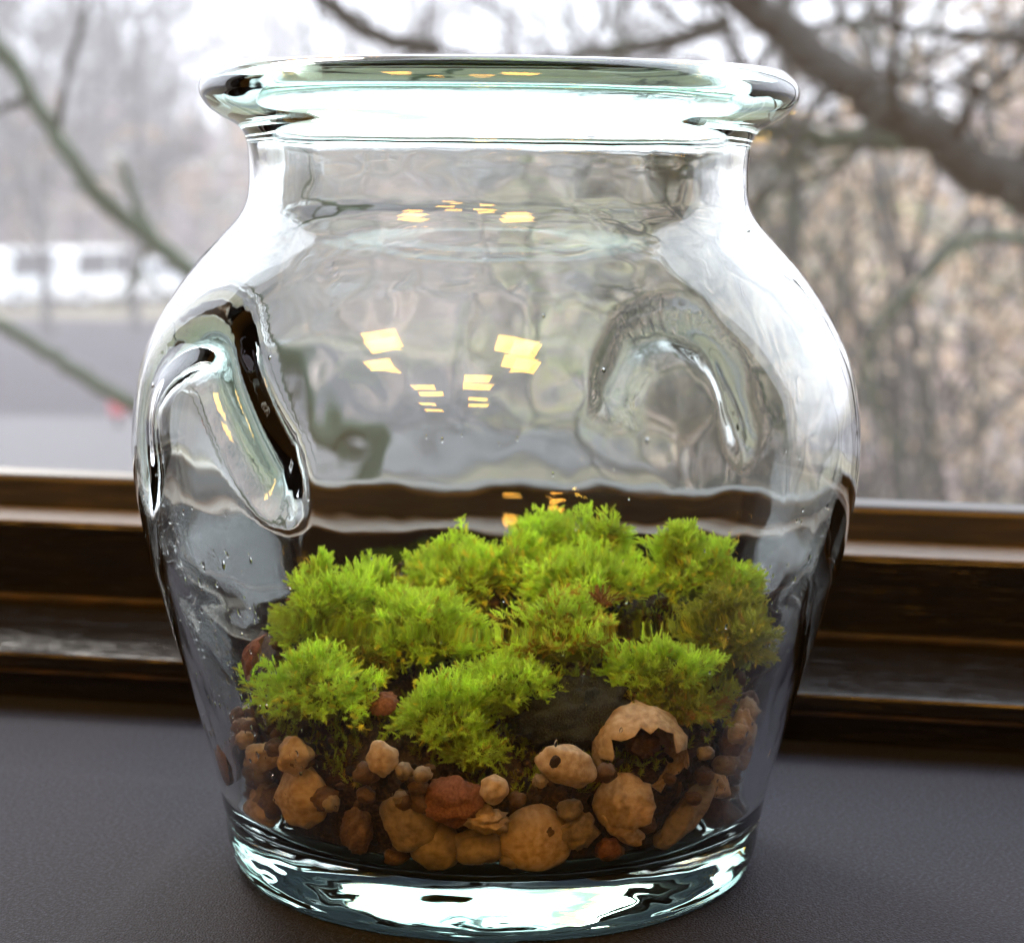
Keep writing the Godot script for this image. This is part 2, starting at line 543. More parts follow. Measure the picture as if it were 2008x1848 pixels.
func disc(r: float, w: float) -> ArrayMesh:
	var p := PackedVector2Array()
	for k in 20: p.append(Vector2(cos(TAU * k / 20), sin(TAU * k / 20)) * r)
	return extrude(p, w)

func make_outside() -> void:
	var sheet := func(called: String, x0: float, x1: float, z0: float, z1: float, y: float, m: Material, label: String):
		var o := obj(called, grid(2, 2, false, func(i, j): return Vector3(lerpf(x0, x1, j), y, lerpf(z0, z1, i))), m)
		o.set_meta("kind", "structure")
		o.set_meta("label", label)
	sheet.call("ground", -260.0, 260.0, -420.0, 40.0, GROUND, M.verge, "brown winter ground with dead leaves beyond the road")
	sheet.call("road", -200.0, 200.0, -66.0, -40.0, GROUND + 0.008, M.asphalt, "wet dark grey road below the window")
	var kerb := obj("pavement", box(Vector3(400, 0.13, 8.0), Vector3(0, GROUND + 0.065, -36.0), 0.02), M.pavement)
	kerb.set_meta("kind", "structure")
	kerb.set_meta("label", "pale wet pavement at the foot of the window view")
	# cars by the far kerb, at the left
	var z := -71.0
	var xs := func(px: float, d: float) -> float: return EYE.x + (px - 1004.0) / FOCAL_PX * d
	car("white van cut by the left edge of the window view", Vector3(xs.call(40, 71), GROUND, z - 1.0), 0.95, lin(0.66, 0.68, 0.70), true)
	car("white car parked between the two thin tree trunks", Vector3(xs.call(185, 72), GROUND, z - 2.0), 0.75, lin(0.70, 0.70, 0.70), true)
	car("pale silver car parked beside the jar's left shoulder", Vector3(xs.call(330, 76), GROUND, z - 5.0), 0.85, lin(0.45, 0.47, 0.5))
	# a small red litter bin beside the road
	var bin := thing("litter_bin", "small red litter bin on a post beside the road", "bin", Vector3(xs.call(240, 40), GROUND + 0.13, -38.6))
	var red := mat(lin(0.40, 0.06, 0.08), 0.4)
	obj("post", tube(PackedVector3Array([Vector3.ZERO, Vector3(0, 0.3, 0)]), taper(2, 0.05, 0.05), 8), M.asphalt, bin)
	obj("bin_body", lathe(PackedVector2Array([Vector2(0, 0.2), Vector2(0.14, 0.2), Vector2(0.17, 0.5), Vector2(0.12, 0.56), Vector2(0, 0.58)]), 14), red, bin)
	# house at the right
	var house := thing("house", "grey house with pale window sills at the right edge", "house", Vector3(xs.call(2150, 56), GROUND, -56))
	var brick := mat(lin(0.30, 0.25, 0.23), 0.9)
	var cream := mat(lin(0.62, 0.56, 0.42), 0.8)
	var dark := mat(lin(0.03, 0.03, 0.035), 0.15)
	obj("wall", box(Vector3(8.0, 5.6, 6.0), Vector3(0, 2.8, 0), 0.02), brick, house)
	obj("roof", extrude(PackedVector2Array([Vector2(-4.4, 5.62), Vector2(4.4, 5.62), Vector2(0, 8.0)]), 6.8), mat(lin(0.12, 0.07, 0.06), 0.9), house)
	for wx in [-2.6, -0.2, 2.2]:
		for wy in [1.3, 3.9]:
			var w := obj("window", box(Vector3(1.3, 1.25, 0.06), Vector3(wx, wy + 0.2, 3.03), 0.01), dark, house)
			obj("window_sill", box(Vector3(1.8, 0.28, 0.22), Vector3(wx, wy - 0.58, 3.11), 0.01), cream, w)
			obj("lintel", box(Vector3(1.8, 0.3, 0.12), Vector3(wx, wy + 1.0, 3.06), 0.01), cream, w)
	# misty wood beyond the road
	var kinds := []
	for k in 4: kinds.append(wild_tree(50 + k, 13.0 + k * 1.6, M.bark))
	rng.seed = 99
	var first := []
	for i in 46:
		var d := rng.randf_range(82.0, 150.0)
		var x := rng.randf_range(-0.30, 0.30) * d
		var k := i % 4
		var o: Node3D
		if first.size() <= k:
			o = thing("bare_tree", "bare grey tree standing in the misty wood beyond the road", "tree", Vector3.ZERO, "bare trees of the misty wood")
			obj("trunk", kinds[k][0], M.bark, o)
			obj("crown", kinds[k][1], M.bark, o)
			first.append(o)
		else:
			o = first[k].duplicate()
			o.name = numbered("bare_tree")
			add_child(o)
		o.position = Vector3(x, GROUND, -d)
		o.rotation.y = rng.randf() * TAU
		o.scale = Vector3.ONE * rng.randf_range(0.75, 1.15)
	# undergrowth that fills the wood: nobody could count it
	var spots := []
	var tints := []
	for i in 9000:
		var d := rng.randf_range(78.0, 160.0)
		var p := Vector3(rng.randf_range(-0.32, 0.32) * d, GROUND + pow(rng.randf(), 1.6) * 6.5, -d)
		spots.append(Transform3D(Basis.from_euler(Vector3(rng.randf() * 2 - 1, rng.randf() * TAU, rng.randf() * 2 - 1)).scaled(Vector3.ONE * rng.randf_range(0.6, 1.5)), p))
		var t: Color = [Color(0.20, 0.13, 0.08), Color(0.13, 0.10, 0.10), Color(0.24, 0.15, 0.08), Color(0.12, 0.11, 0.08)][rng.randi() % 4]
		tints.append(t)
	var under := many("undergrowth", leaf_card(1.1, 0.32), M.leaf, spots, tints)
	tag(under, "brown tangled undergrowth filling the misty wood", "undergrowth")
	# shrubs and saplings at the right
	var rust := [Color(0.48, 0.33, 0.21), Color(0.52, 0.41, 0.30), Color(0.34, 0.26, 0.18)]
	var olive := [Color(0.40, 0.38, 0.17), Color(0.26, 0.31, 0.15), Color(0.54, 0.43, 0.28)]
	var mauve := [Color(0.50, 0.38, 0.35), Color(0.36, 0.31, 0.32), Color(0.60, 0.46, 0.40)]
	var list := [
		["brown leafy shrub nearest the jar's right shoulder", 1590, 600, 24.0, 1.9, 2.6, rust],
		["mauve brown shrub low beside the right side of the jar", 1740, 760, 27.0, 2.6, 2.2, mauve],
		["olive shrub below the thick branch fork", 1790, 560, 33.0, 3.4, 3.4, olive],
		["dull mauve shrub low in the window's right corner", 1900, 840, 26.0, 2.4, 1.5, mauve],
		["olive shrub seen through the middle of the jar", 1330, 640, 30.0, 3.6, 3.6, olive],
		["grey brown shrub seen through the jar's left half", 900, 600, 36.0, 4.0, 3.4, mauve]]
	for s in list:
		var at := spot(s[1], s[2], s[3])
		var hgt: float = maxf(s[5], 0.5) * 2.0
		shrub("shrub", s[0], Vector3(at.x, maxf(GROUND, at.y - hgt * 0.55), at.z), Vector3(s[4] * 1.6, at.y - GROUND + s[5] * 0.6, s[4] * 1.6), 1700, 0.17, s[6])
	shrub("oak_tree", "small oak holding its brown leaves under the upper right branch", Vector3(spot(1990, 200, 17).x, GROUND, -17.0), Vector3(2.8, 9.4, 2.8), 2600, 0.13, rust)
	# near tree at the right: trunk outside the view, thick limb across the upper right corner
	var rt := thing("branching_tree", "dark mossy tree whose thick limb crosses the upper right corner", "tree", Vector3(2.35, GROUND, -4.6))
	rng.seed = 5
	var rel := func(a: Array, d: float) -> Array:
		var out := []
		for q in a: out.append(spot(q[0], q[1], d) - rt.position)
		return out
	var tp := crooked([Vector3.ZERO, Vector3(-0.05, 2.2, 0.0), Vector3(0.02, 4.0, -0.1), Vector3(0.2, 6.5, 0.1), Vector3(0.3, 9.0, 0)], 5, 0.015)
	obj("trunk", tube(tp, taper(tp.size(), 0.19, 0.06), 12), M.bark, rt)
	var root: Vector3 = tp[9]
	limb_with_twigs(rt, [root] + rel.call([[2250, 450], [2030, 375], [1850, 275], [1700, 190], [1560, 75], [1430, -20], [1330, -120]], 5.0), 0.068, 0.036, M.bark, 10, 0.5)
	limb_with_twigs(rt, rel.call([[1900, 300], [1790, 272], [1640, 275], [1480, 255], [1300, 290], [1150, 240], [1000, 230]], 5.0), 0.03, 0.012, M.bark_green, 8, 0.45)
	limb_with_twigs(rt, rel.call([[1430, 40], [1330, 80], [1180, 100], [1020, 120], [860, 90]], 5.0), 0.022, 0.008, M.bark, 14, 0.45)
	limb_with_twigs(rt, rel.call([[2350, 60], [2010, 75], [1840, 60], [1680, 40], [1540, 60]], 5.4), 0.02, 0.007, M.bark, 7, 0.5)
	limb_with_twigs(rt, rel.call([[2300, 560], [1950, 460], [1800, 560], [1700, 700], [1760, 900]], 5.8), 0.018, 0.007, M.bark_green, 12, 0.5)
	limb_with_twigs(rt, rel.call([[860, 95], [740, 70], [600, -20], [470, -130]], 5.0), 0.022, 0.012, M.bark, 8, 0.4)
	# slim mossy tree behind the jar's left side
	var lt := thing("slim_tree", "slim greenish tree with two limbs reaching to the upper left", "tree", Vector3(spot(700, 900, 6.0).x, GROUND, -5.45))
	var rel_left := func(a: Array, d: float) -> Array:
		var out := []
		for q in a: out.append(spot(q[0], q[1], d) - lt.position)
		return out
	rng.seed = 8
	var lp := crooked([Vector3.ZERO, Vector3(0.03, 2.0, 0)] + rel_left.call([[690, 960], [600, 800], [480, 640], [360, 520]], 6.0), 5, 0.008)
	obj("trunk", tube(lp, taper(lp.size(), 0.07, 0.026), 10), M.bark_green, lt)
	limb_with_twigs(lt, rel_left.call([[362, 522], [290, 460], [200, 395], [140, 310], [70, 205], [20, 120], [-80, -20]], 6.0), 0.026, 0.022, M.bark_green, 3, 0.3, 1)
	limb_with_twigs(lt, rel_left.call([[500, 660], [380, 850], [250, 790], [130, 715], [0, 640], [-150, 600]], 6.0), 0.024, 0.017, M.bark_green, 3, 0.3, 1)
	limb_with_twigs(lt, rel_left.call([[110, 265], [135, 130], [160, 40], [185, -60]], 6.0), 0.012, 0.008, M.bark, 2, 0.3, 1)
	limb_with_twigs(lt, rel_left.call([[150, 330], [60, 200], [-20, 225]], 6.0), 0.012, 0.010, M.bark, 1, 0.3, 1)
	limb_with_twigs(lt, rel_left.call([[320, 490], [265, 400], [238, 315]], 6.0), 0.015, 0.012, M.bark_green, 0, 0.3, 1)
	# thin young trees across the middle distance
	var young := [["thin dark young tree in front of the pale house", 1905, 26.0, 9.0], ["thin young tree with fine twigs right of the jar", 1690, 15.0, 8.0], ["thin trunk in front of the white car", 92, 60.0, 9.5], ["thin trunk near the end of the white car", 258, 62.0, 9.5]]
	var n := 0
	for y in young:
		var w := wild_tree(70 + n, y[3], M.bark)
		var o := thing("young_tree", y[0], "tree", Vector3(xs.call(y[1], y[2]), GROUND, EYE.z - y[2]))
		obj("trunk", w[0], M.bark, o)
		obj("crown", w[1], M.bark, o)
		n += 1

func lathe(p: PackedVector2Array, n: int, flip := false) -> ArrayMesh:
	return grid(p.size(), n, true, func(i, j): return Vector3(p[i].x * sin(TAU * j / n), p[i].y, p[i].x * cos(TAU * j / n)), flip)

# ---------------------------------------------------------------- jar
const OUTER := [[0.0, 0.0079], [0.020, 0.0060], [0.040, 0.0032], [0.0554, 0.0012], [0.0604, 0.0004], [0.0629, 0.0002], [0.0649, 0.0009], [0.0668, 0.0035], [0.0682, 0.0080], [0.0691, 0.0138], [0.0712, 0.0246], [0.0741, 0.0355], [0.0771, 0.0463], [0.0807, 0.0583], [0.0848, 0.0729], [0.0873, 0.0807], [0.0890, 0.0900], [0.0905, 0.0994], [0.0911, 0.1100], [0.0901, 0.1212], [0.0877, 0.1315], [0.0829, 0.1418], [0.0762, 0.1515], [0.0705, 0.1580], [0.0655, 0.1632], [0.0632, 0.1665], [0.0621, 0.1700], [0.0617, 0.1755], [0.0620, 0.1815], [0.0628, 0.1845], [0.0645, 0.1868], [0.0678, 0.1886], [0.0712, 0.1908], [0.0731, 0.1932], [0.0737, 0.1954], [0.0732, 0.1976], [0.0713, 0.1998], [0.0688, 0.2011], [0.0660, 0.2014], [0.0635, 0.2006], [0.0612, 0.1988]]
const INNER_TAIL := [[0.0656, 0.0205], [0.0643, 0.0176], [0.0625, 0.0159], [0.0600, 0.0152], [0.0560, 0.0157], [0.0500, 0.0173], [0.035, 0.0201], [0.015, 0.0223], [0.0, 0.0223]]
const EAR_FRONT := [[-62.0, 0.0985], [-67.5, 0.1091], [-69.0, 0.1209], [-64.2, 0.1312], [-55.7, 0.1369], [-47.3, 0.1356], [-41.2, 0.1263], [-36.1, 0.1165], [-31.5, 0.1090], [-26.5, 0.1085]]
const EAR_BACK := [[157.0, 0.1023], [156.2, 0.1165], [151.8, 0.1274], [143.2, 0.1325], [134.4, 0.129], [129.8, 0.1194], [126.8, 0.107], [122.4, 0.1021]]

func inner_radius(h: float) -> float:
	for i in inner.size() - 1:
		var a := inner[i]
		var b := inner[i + 1]
		if (a.y >= h and b.y <= h): return lerpf(a.x, b.x, (a.y - h) / maxf(a.y - b.y, 1e-6))
	return 0.06

func ridge(az: float, h: float, path: PackedVector2Array, width: float) -> float:
	# how high a moulded ear stands proud there, 0 to 1
	var best := 1e9
	var where := 0.0
	var p := Vector2(az * 0.0016, h)
	for i in path.size() - 1:
		var a := Vector2(path[i][0] * 0.0016, path[i][1])
		var b := Vector2(path[i + 1][0] * 0.0016, path[i + 1][1])
		var t := clampf((p - a).dot(b - a) / (b - a).length_squared(), 0, 1)
		var d := p.distance_to(a.lerp(b, t))
		if d < best:
			best = d
			where = (i + t) / (path.size() - 1)
	if best > width: return 0.0
	return 0.5 * (1.0 + cos(PI * best / width)) * smoothstep(0.0, 0.12, where) * smoothstep(1.0, 0.85, where)

func make_jar() -> void:
	var o := thing("glass_jar", "clear greenish glass jar with flared lip and moulded ears, holding moss", "jar")
	var po := PackedVector2Array()
	for q in OUTER: po.append(Vector2(q[0], q[1]))
	outer = spline(po, 5)
	# inner wall: the outer one moved in by the wall's thickness
	var pin := PackedVector2Array([Vector2(0.0597, 0.1965)])
	for i in range(po.size() - 1, -1, -1):
		if i > 28 or po[i].y < 0.0243 or po[i].y > 0.184: continue
		var d := (po[i + 1] - po[i - 1]).normalized()
		pin.append(po[i] - Vector2(d.y, -d.x) * lerpf(0.0048, 0.0038, smoothstep(0.03, 0.1, po[i].y)))
	for q in INNER_TAIL: pin.append(Vector2(q[0], q[1]))
	inner = spline(pin, 5)
	var prof := outer.duplicate()
	prof.append_array(inner)
	var first_inner := outer.size()
	var n := 450
	var rows := prof.size()
	var nz := noise(14.0, 4, 3)      # slow waves of hand-made glass
	var nf := noise(60.0, 9, 2)
	var nor := PackedVector2Array()
	for i in rows:
		var d := (prof[mini(i + 1, rows - 1)] - prof[maxi(i - 1, 0)]).normalized()
		nor.append(Vector2(d.y, -d.x))
	var body := Color(0.925, 0.955, 0.94)
	var thick := Color(0.46, 0.75, 0.65)
	var lip := Color(0.64, 0.85, 0.77)
	var ear := Color(0.48, 0.74, 0.64)
	var ear_front := spline(PackedVector2Array(EAR_FRONT.map(func(q): return Vector2(q[0], q[1]))), 4)
	var ear_back := spline(PackedVector2Array(EAR_BACK.map(func(q): return Vector2(q[0], q[1]))), 4)
	var v := PackedVector3Array()
	var col := PackedColorArray()
	var idx := PackedInt32Array()
	for i in rows:
		for j in n:
			var az := TAU * j / n
			var deg := rad_to_deg(az)
			if deg > 180.0: deg -= 360.0
			var p := prof[i]
			var dir := Vector3(sin(az), 0, cos(az))
			var pos := dir * p.x + Vector3.UP * p.y
			var push := 0.0
			var e := 0.0
			var in_belt := p.y > 0.085 and p.y < 0.152
			if i < first_inner:
				push += nz.get_noise_3dv(pos) * 0.00026 + nf.get_noise_3dv(pos) * 0.000055
				if in_belt:
					if deg < -15 and deg > -85:
						e = ridge(deg, p.y, ear_front, 0.0078)
						push -= 0.0014 * e
					elif deg > 112 and deg < 168:
						e = ridge(deg, p.y, ear_back, 0.0085)
						push -= 0.0022 * e
			else:
				push -= nz.get_noise_3dv(pos + Vector3(3, 1, 7)) * 0.00030 + nf.get_noise_3dv(pos + Vector3(2, 5, 1)) * 0.00003
				if in_belt:
					if deg < -15 and deg > -85:
						e = ridge(deg, p.y, ear_front, 0.0112)
						push += 0.0044 * e
					elif deg > 112 and deg < 168:
						e = ridge(deg, p.y, ear_back, 0.0105)
						push += 0.0038 * e
			var foot := 1.0 - smoothstep(0.0125, 0.0185, p.y)
			# the foot was pressed in a mould: fine uneven rings
			push += foot * (0.00012 * sin(p.y * 5200.0 + p.x * 4200.0 + 3.0 * nz.get_noise_3dv(pos * 0.6)) + 0.00012 * nf.get_noise_3dv(Vector3(pos.x, pos.y * 4.0, pos.z)))
			if p.x < 0.002: push = 0.0
			v.append(pos + (dir * nor[i].x + Vector3.UP * nor[i].y) * push)
			col.append(body.lerp(thick, foot).lerp(lip, smoothstep(0.184, 0.189, p.y)).lerp(ear, e * (0.75 if absf(deg) < 90.0 else 0.3)))
	for i in rows - 1:
		for j in n:
			var a := i * n + j
			var b := i * n + (j + 1) % n
			idx.append_array([a, a + n, b, b, a + n, b + n])
	obj("jar_wall", build_mesh(v, idx, true, PackedVector2Array(), col), M.glass, o)
	# seeds: air bubbles caught in the wall (their surface faces the air inside)
	rng.seed = 31
	var bub := grid(7, 10, true, func(i, j): return Vector3(sin(PI * i / 6) * sin(TAU * j / 10), cos(PI * i / 6), sin(PI * i / 6) * cos(TAU * j / 10)), false)
	# droplets of condensation on the inside of the wall
	var drop := mat(Color(1, 1, 1, 0.0), 0.0)
	drop.refraction_enabled = true
	drop.refraction_scale = 0.033
	var ds := []
	for k in 420:
		var h := rng.randf_range(0.03, 0.125)
		var az := deg_to_rad(rng.randf_range(-95, 95))
		if k < 340:
			h = rng.randf_range(0.028, 0.10)
			az = deg_to_rad(rng.randf_range(-85, -38) if k % 3 else rng.randf_range(45, 85))
		var r := inner_radius(h)
		var slope := (inner_radius(h + 0.002) - inner_radius(h - 0.002)) / 0.004
		var s := 0.00018 + 0.00040 * pow(rng.randf(), 3.0)
		ds.append(Transform3D(Basis(Vector3.UP, az) * Basis(Vector3.RIGHT, atan(slope)) * Basis.from_scale(Vector3(s, s * rng.randf_range(0.9, 2.6), s * 0.45)), Vector3(sin(az), 0, cos(az)) * (r - s * 0.45 - 0.00035) + Vector3.UP * h))
	many("condensation_droplets", grid(7, 10, true, func(i, j): return Vector3(sin(PI * i / 6) * sin(TAU * j / 10), cos(PI * i / 6), sin(PI * i / 6) * cos(TAU * j / 10)), true), drop, ds, [], o)
	for k in 60:
		var h := rng.randf_range(0.03, 0.165)
		var az := rng.randf() * TAU if k > 45 else deg_to_rad(rng.randf_range(-88, -30))
		if k <= 45: h = rng.randf_range(0.035, 0.1)
		var r := inner_radius(h) + 0.0021
		var b := obj("air_bubble", bub, M.glass, o)
		var s := rng.randf_range(0.00022, 0.00055)
		b.transform = Transform3D(Basis(Vector3(0, 1, 0), az) * Basis.from_scale(Vector3(s, s * rng.randf_range(1.2, 2.4), s)), Vector3(sin(az) * r, h, cos(az) * r))

# ---------------------------------------------------------------- what is in the jar
func soil_height(x: float, z: float) -> float:
	var r := Vector2(x, z).length()
	return 0.0585 - 0.36 * clampf(z, -0.03, 0.06) - 0.016 * smoothstep(0.048, 0.078, r) * (1.0 if x < 0 else 0.45) - 0.008 * smoothstep(-0.02, -0.07, z)

func blob(rx: float, ry: float, rz: float, sd: int, rough := 0.12, freq := 1.1, rows := 18, cols := 26) -> ArrayMesh:
	var nn := noise(freq, sd, 2 if rough > 0.45 else 1)
	return grid(rows, cols, true, func(i, j):
		var a: float = PI * i / (rows - 1)
		var b: float = TAU * j / cols
		var d := Vector3(sin(a) * sin(b), cos(a), sin(a) * cos(b))
		return Vector3(d.x * rx, d.y * ry, d.z * rz) * (1.0 + rough * 0.6 * nn.get_noise_3dv(d * 1.1)), true)

func bowl(r: float, open_deg: float, sd: int, thick := 0.0011) -> ArrayMesh:
	# a hollow broken shell: opening towards -y... ragged rim
	var nn := noise(1.3, sd, 3)
	var rows := 13
	var cols := 34
	return grid(rows * 2, cols, true, func(i, j):
		var out_side: bool = i < rows
		var t := float(i if out_side else 2 * rows - 1 - i) / (rows - 1)
		var b: float = TAU * j / cols
		var edge := deg_to_rad(open_deg) * (1.0 + 0.22 * nn.get_noise_2d(cos(b) * 1.6, sin(b) * 1.6) + 0.06 * nn.get_noise_2d(cos(b) * 9.0, sin(b) * 9.0))
		var a := t * edge
		var d := Vector3(sin(a) * sin(b), cos(a), sin(a) * cos(b))
		var rr := r * (1.0 + 0.14 * nn.get_noise_3dv(d * 1.2)) - (0.0 if out_side else thick * (1.0 - 0.6 * t))
		return d * rr, true)

func on_glass(az_deg: float, h: float, inset: float) -> Vector3:
	var a := deg_to_rad(az_deg)
	var r := inner_radius(h) - inset
	return Vector3(sin(a) * r, h, cos(a) * r)

func stone(called: String, label: String, category: String, mesh: Mesh, m: Material, az: float, h: float, inset: float, euler := Vector3.ZERO) -> MeshInstance3D:
	var grow := 1.18 if called == "pebble" else 1.1
	var o := obj(called, mesh, m)
	o.transform = Transform3D(Basis(Vector3.UP, deg_to_rad(az)) * Basis.from_euler(euler * PI / 180.0).scaled(Vector3.ONE * grow), on_glass(az, h, inset * grow))
	tag(o, label, category)
	return o

const LANDMARKS := [[-44.6, 0.030, "the squarish pebble"], [-62.0, 0.023, "the flat pebble at far left"], [-66.0, 0.035, "the husk at the left edge"], [-20.9, 0.045, "the bright pebble under the moss"], [-7.2, 0.035, "the red brown bark chunk"], [0.4, 0.038, "the small rounded pebble"], [-16.4, 0.029, "the faceted grey tan pebble"], [-11.7, 0.022, "the round dull pebble on the floor"], [-2.7, 0.023, "the low middle pebble"], [9.5, 0.024, "the largest round pebble"], [14.8, 0.043, "the husk with a hole"], [34.2, 0.043, "the hollow shell"], [29.7, 0.031, "the curved husk below the shell"], [46.0, 0.026, "the long slanting stalk"], [68.0, 0.038, "the pale husk at the right edge"], [80.0, 0.028, "the jar's far right edge"], [-80.0, 0.028, "the jar's far left edge"], [-29.0, 0.024, "the dark brown bark piece"]]

func gravel_label(tone: int, az: float, h: float) -> String:
	var best := 1e9
	var near: Array = LANDMARKS[0]
	for q in LANDMARKS:
		var d := Vector2((az - q[0]) * 0.0011, h - q[1]).length()
		if d < best:
			best = d
			near = q
	var dx := (az - float(near[0])) * 0.0011
	var dy := h - float(near[1])
	var where := ("right of" if dx > 0 else "left of") if absf(dx) > absf(dy) else ("just above" if dy > 0 else "just below")
	return "small %s stone in soil %s %s" % [["brown", "grey tan", "dull tan", "tan", "dark brown", "red brown"][tone], where, near[2]]

func shoot_mesh() -> ArrayMesh:
	var v := PackedVector3Array()
	var idx := PackedInt32Array()
	var r := RandomNumberGenerator.new()
	r.seed = 3
	for t in 7:
		for k in 4:
			var a := TAU * k / 4 + t * 0.9 + r.randf() * 0.4
			var out := Vector3(sin(a), 0, cos(a))
			var side := Vector3(cos(a), 0, -sin(a))
			var y := 0.00045 * t
			var tilt := deg_to_rad(lerpf(68, 22, t / 6.0))
			var l := lerpf(0.0015, 0.0010, t / 6.0) * r.randf_range(0.8, 1.2)
			var w := 0.00012
			var b := Vector3(0, y, 0)
			var mid := b + (out * sin(tilt * 0.8) + Vector3.UP * cos(tilt * 0.8)) * l * 0.5
			var tip := mid + (out * sin(tilt * 1.2) + Vector3.UP * cos(tilt * 1.2)) * l * 0.5
			var s := v.size()
			v.append_array([b - side * w * 0.6, b + side * w * 0.6, mid - side * w, mid + side * w, tip])
			idx.append_array([s, s + 2, s + 1, s + 1, s + 2, s + 3, s + 2, s + 4, s + 3])
	return build_mesh(v, idx, false)

func make_contents() -> void:
	# --- potting soil: one heap that fills the jar's foot and rises towards the back
	var crumb := noise(160.0, 61, 4)
	var lump := noise(45.0, 62, 3)
	var n := 150
	var soil_tex := noise_tex(0.03, 63, [0.0, 0.42, 0.58, 0.75, 1.0], [lin(0.012, 0.008, 0.006), lin(0.035, 0.020, 0.012), lin(0.07, 0.038, 0.018), lin(0.13, 0.075, 0.035), lin(0.26, 0.16, 0.08)], 1024)
	var soil_m := tex_mat(soil_tex, Vector3(26, 26, 26), 0.75, 0.05)
	var rows := 64
	var sf := func(i: int, j: int) -> Vector3:
		var az := TAU * j / n
		var dir := Vector3(sin(az), 0, cos(az))
		var p: Vector3
		if i < 6:      # underside
			var r := 0.0555 * i / 5.0
			p = dir * r + Vector3.UP * (0.0240 - 0.0064 * smoothstep(0.015, 0.055, r))
		elif i < 30:   # side
			var rim := inner_radius(0.05)
			var top := soil_height(dir.x * rim * 0.97, dir.z * rim * 0.97)
			var h := lerpf(0.0195, top, (i - 6) / 23.0)
			p = dir * (inner_radius(h) - 0.0092 - 0.0022 * absf(lump.get_noise_3d(dir.x * 0.08, h, dir.z * 0.08)) - 0.0012 * crumb.get_noise_3d(dir.x * 0.08, h, dir.z * 0.08)) + Vector3.UP * h
		else:
			var edge := inner_radius(soil_height(dir.x * 0.06, dir.z * 0.06)) - 0.0098
			var r := edge * (1.0 - (i - 30) / float(rows - 31))
			p = dir * r
			p.y = soil_height(p.x, p.z) + 0.0022 * lump.get_noise_3dv(p) + 0.0016 * crumb.get_noise_3dv(p) - 0.001
		return p
	var soil := obj("potting_soil", grid(rows, n, true, sf, false), soil_m, self, "stuff")
	tag(soil, "dark brown damp potting soil filling the foot of the jar", "soil")
	# crumbs and fibres over it
	rng.seed = 12
	var sp := []
	var tn := []
	for i in 1500:
		var a := rng.randf() * TAU
		var p: Vector3
		if i < 800:
			var r := 0.072 * sqrt(rng.randf())
			p = Vector3(sin(a) * r, 0, cos(a) * r)
			p.y = soil_height(p.x, p.z) + 0.0005
			if r > inner_radius(p.y) - 0.0095: continue
		else:
			var h := rng.randf_range(0.02, 0.042)
			p = on_glass(rad_to_deg(a), h, 0.0096)
		var s := rng.randf_range(0.0004, 0.0015)
		sp.append(Transform3D(Basis.from_euler(Vector3(rng.randf(), rng.randf(), rng.randf()) * TAU) * Basis.from_scale(Vector3(s, s * rng.randf_range(0.5, 1.0), s * rng.randf_range(0.8, 2.0))), p))
		var c: Color = [Color(0.03, 0.02, 0.014), Color(0.06, 0.035, 0.02), Color(0.16, 0.09, 0.045), Color(0.015, 0.013, 0.012)][rng.randi() % 4]
		tn.append(c)
	var cm := mat(Color.WHITE, 0.8)
	cm.vertex_color_use_as_albedo = true
	var cr := many("soil_crumbs", blob(1, 1, 1, 5, 0.5, 1.2, 6, 8), cm, sp, tn)
	tag(cr, "loose brown crumbs and fibres scattered over the soil", "crumbs")

	# --- pebbles, shells and husks against the front glass
	var tan_tex := noise_tex(0.02, 71, [0.0, 0.4, 0.6, 1.0], [lin(0.24, 0.15, 0.08), lin(0.50, 0.34, 0.18), lin(0.62, 0.45, 0.26), lin(0.76, 0.62, 0.42)])
	var tanm := tex_mat(tan_tex, Vector3(45, 45, 45), 0.5, 0.007, noise_tex(0.12, 75, [], [], 512))
	var grey_tex := noise_tex(0.02, 72, [0.0, 0.5, 1.0], [lin(0.13, 0.09, 0.05), lin(0.29, 0.21, 0.12), lin(0.42, 0.33, 0.21)])
	var greym := tex_mat(grey_tex, Vector3(45, 45, 45), 0.5, 0.007, noise_tex(0.12, 76, [], [], 512))
	var red_tex := noise_tex(0.03, 73, [0.0, 0.5, 1.0], [lin(0.10, 0.035, 0.02), lin(0.24, 0.09, 0.045), lin(0.38, 0.18, 0.09)])
	var redm := tex_mat(red_tex, Vector3(70, 70, 70), 0.7, 0.05)
	var brown_tex := noise_tex(0.03, 74, [0.0, 0.5, 1.0], [lin(0.06, 0.03, 0.015), lin(0.14, 0.075, 0.035), lin(0.24, 0.14, 0.07)])
	var brownm := tex_mat(brown_tex, Vector3(60, 60, 60), 0.7, 0.03)
	stone("pebble", "squarish tan pebble low at the left, flat on top", "pebble", blob(0.0061, 0.0064, 0.004, 1, 0.25), tanm, -44.6, 0.0298, 0.0045)
	stone("pebble", "small tan pebble resting on the squarish pebble at the left", "pebble", blob(0.0036, 0.0036, 0.003, 2, 0.4), tanm, -42.5, 0.0412, 0.0035)
	stone("pebble", "flat tan pebble at the far left against the glass", "pebble", blob(0.0050, 0.0032, 0.003, 3, 0.3), tanm, -62.0, 0.0225, 0.0035, Vector3(0, 0, -25))
	stone("husk", "thin curved brown husk leaning at the far left edge", "husk", bowl(0.0075, 62, 4), brownm, -66.0, 0.0330, 0.005, Vector3(80, 0, 30))
	stone("pebble", "small bright tan pebble under the left front moss", "pebble", blob(0.0030, 0.0033, 0.0025, 5, 0.3), tanm, -20.9, 0.0446, 0.003)
	stone("bark_chunk", "red brown rough bark chunk near the middle", "bark", blob(0.0062, 0.0050, 0.004, 6, 0.5, 1.3), redm, -7.2, 0.0350, 0.0042, Vector3(0, 0, -8))
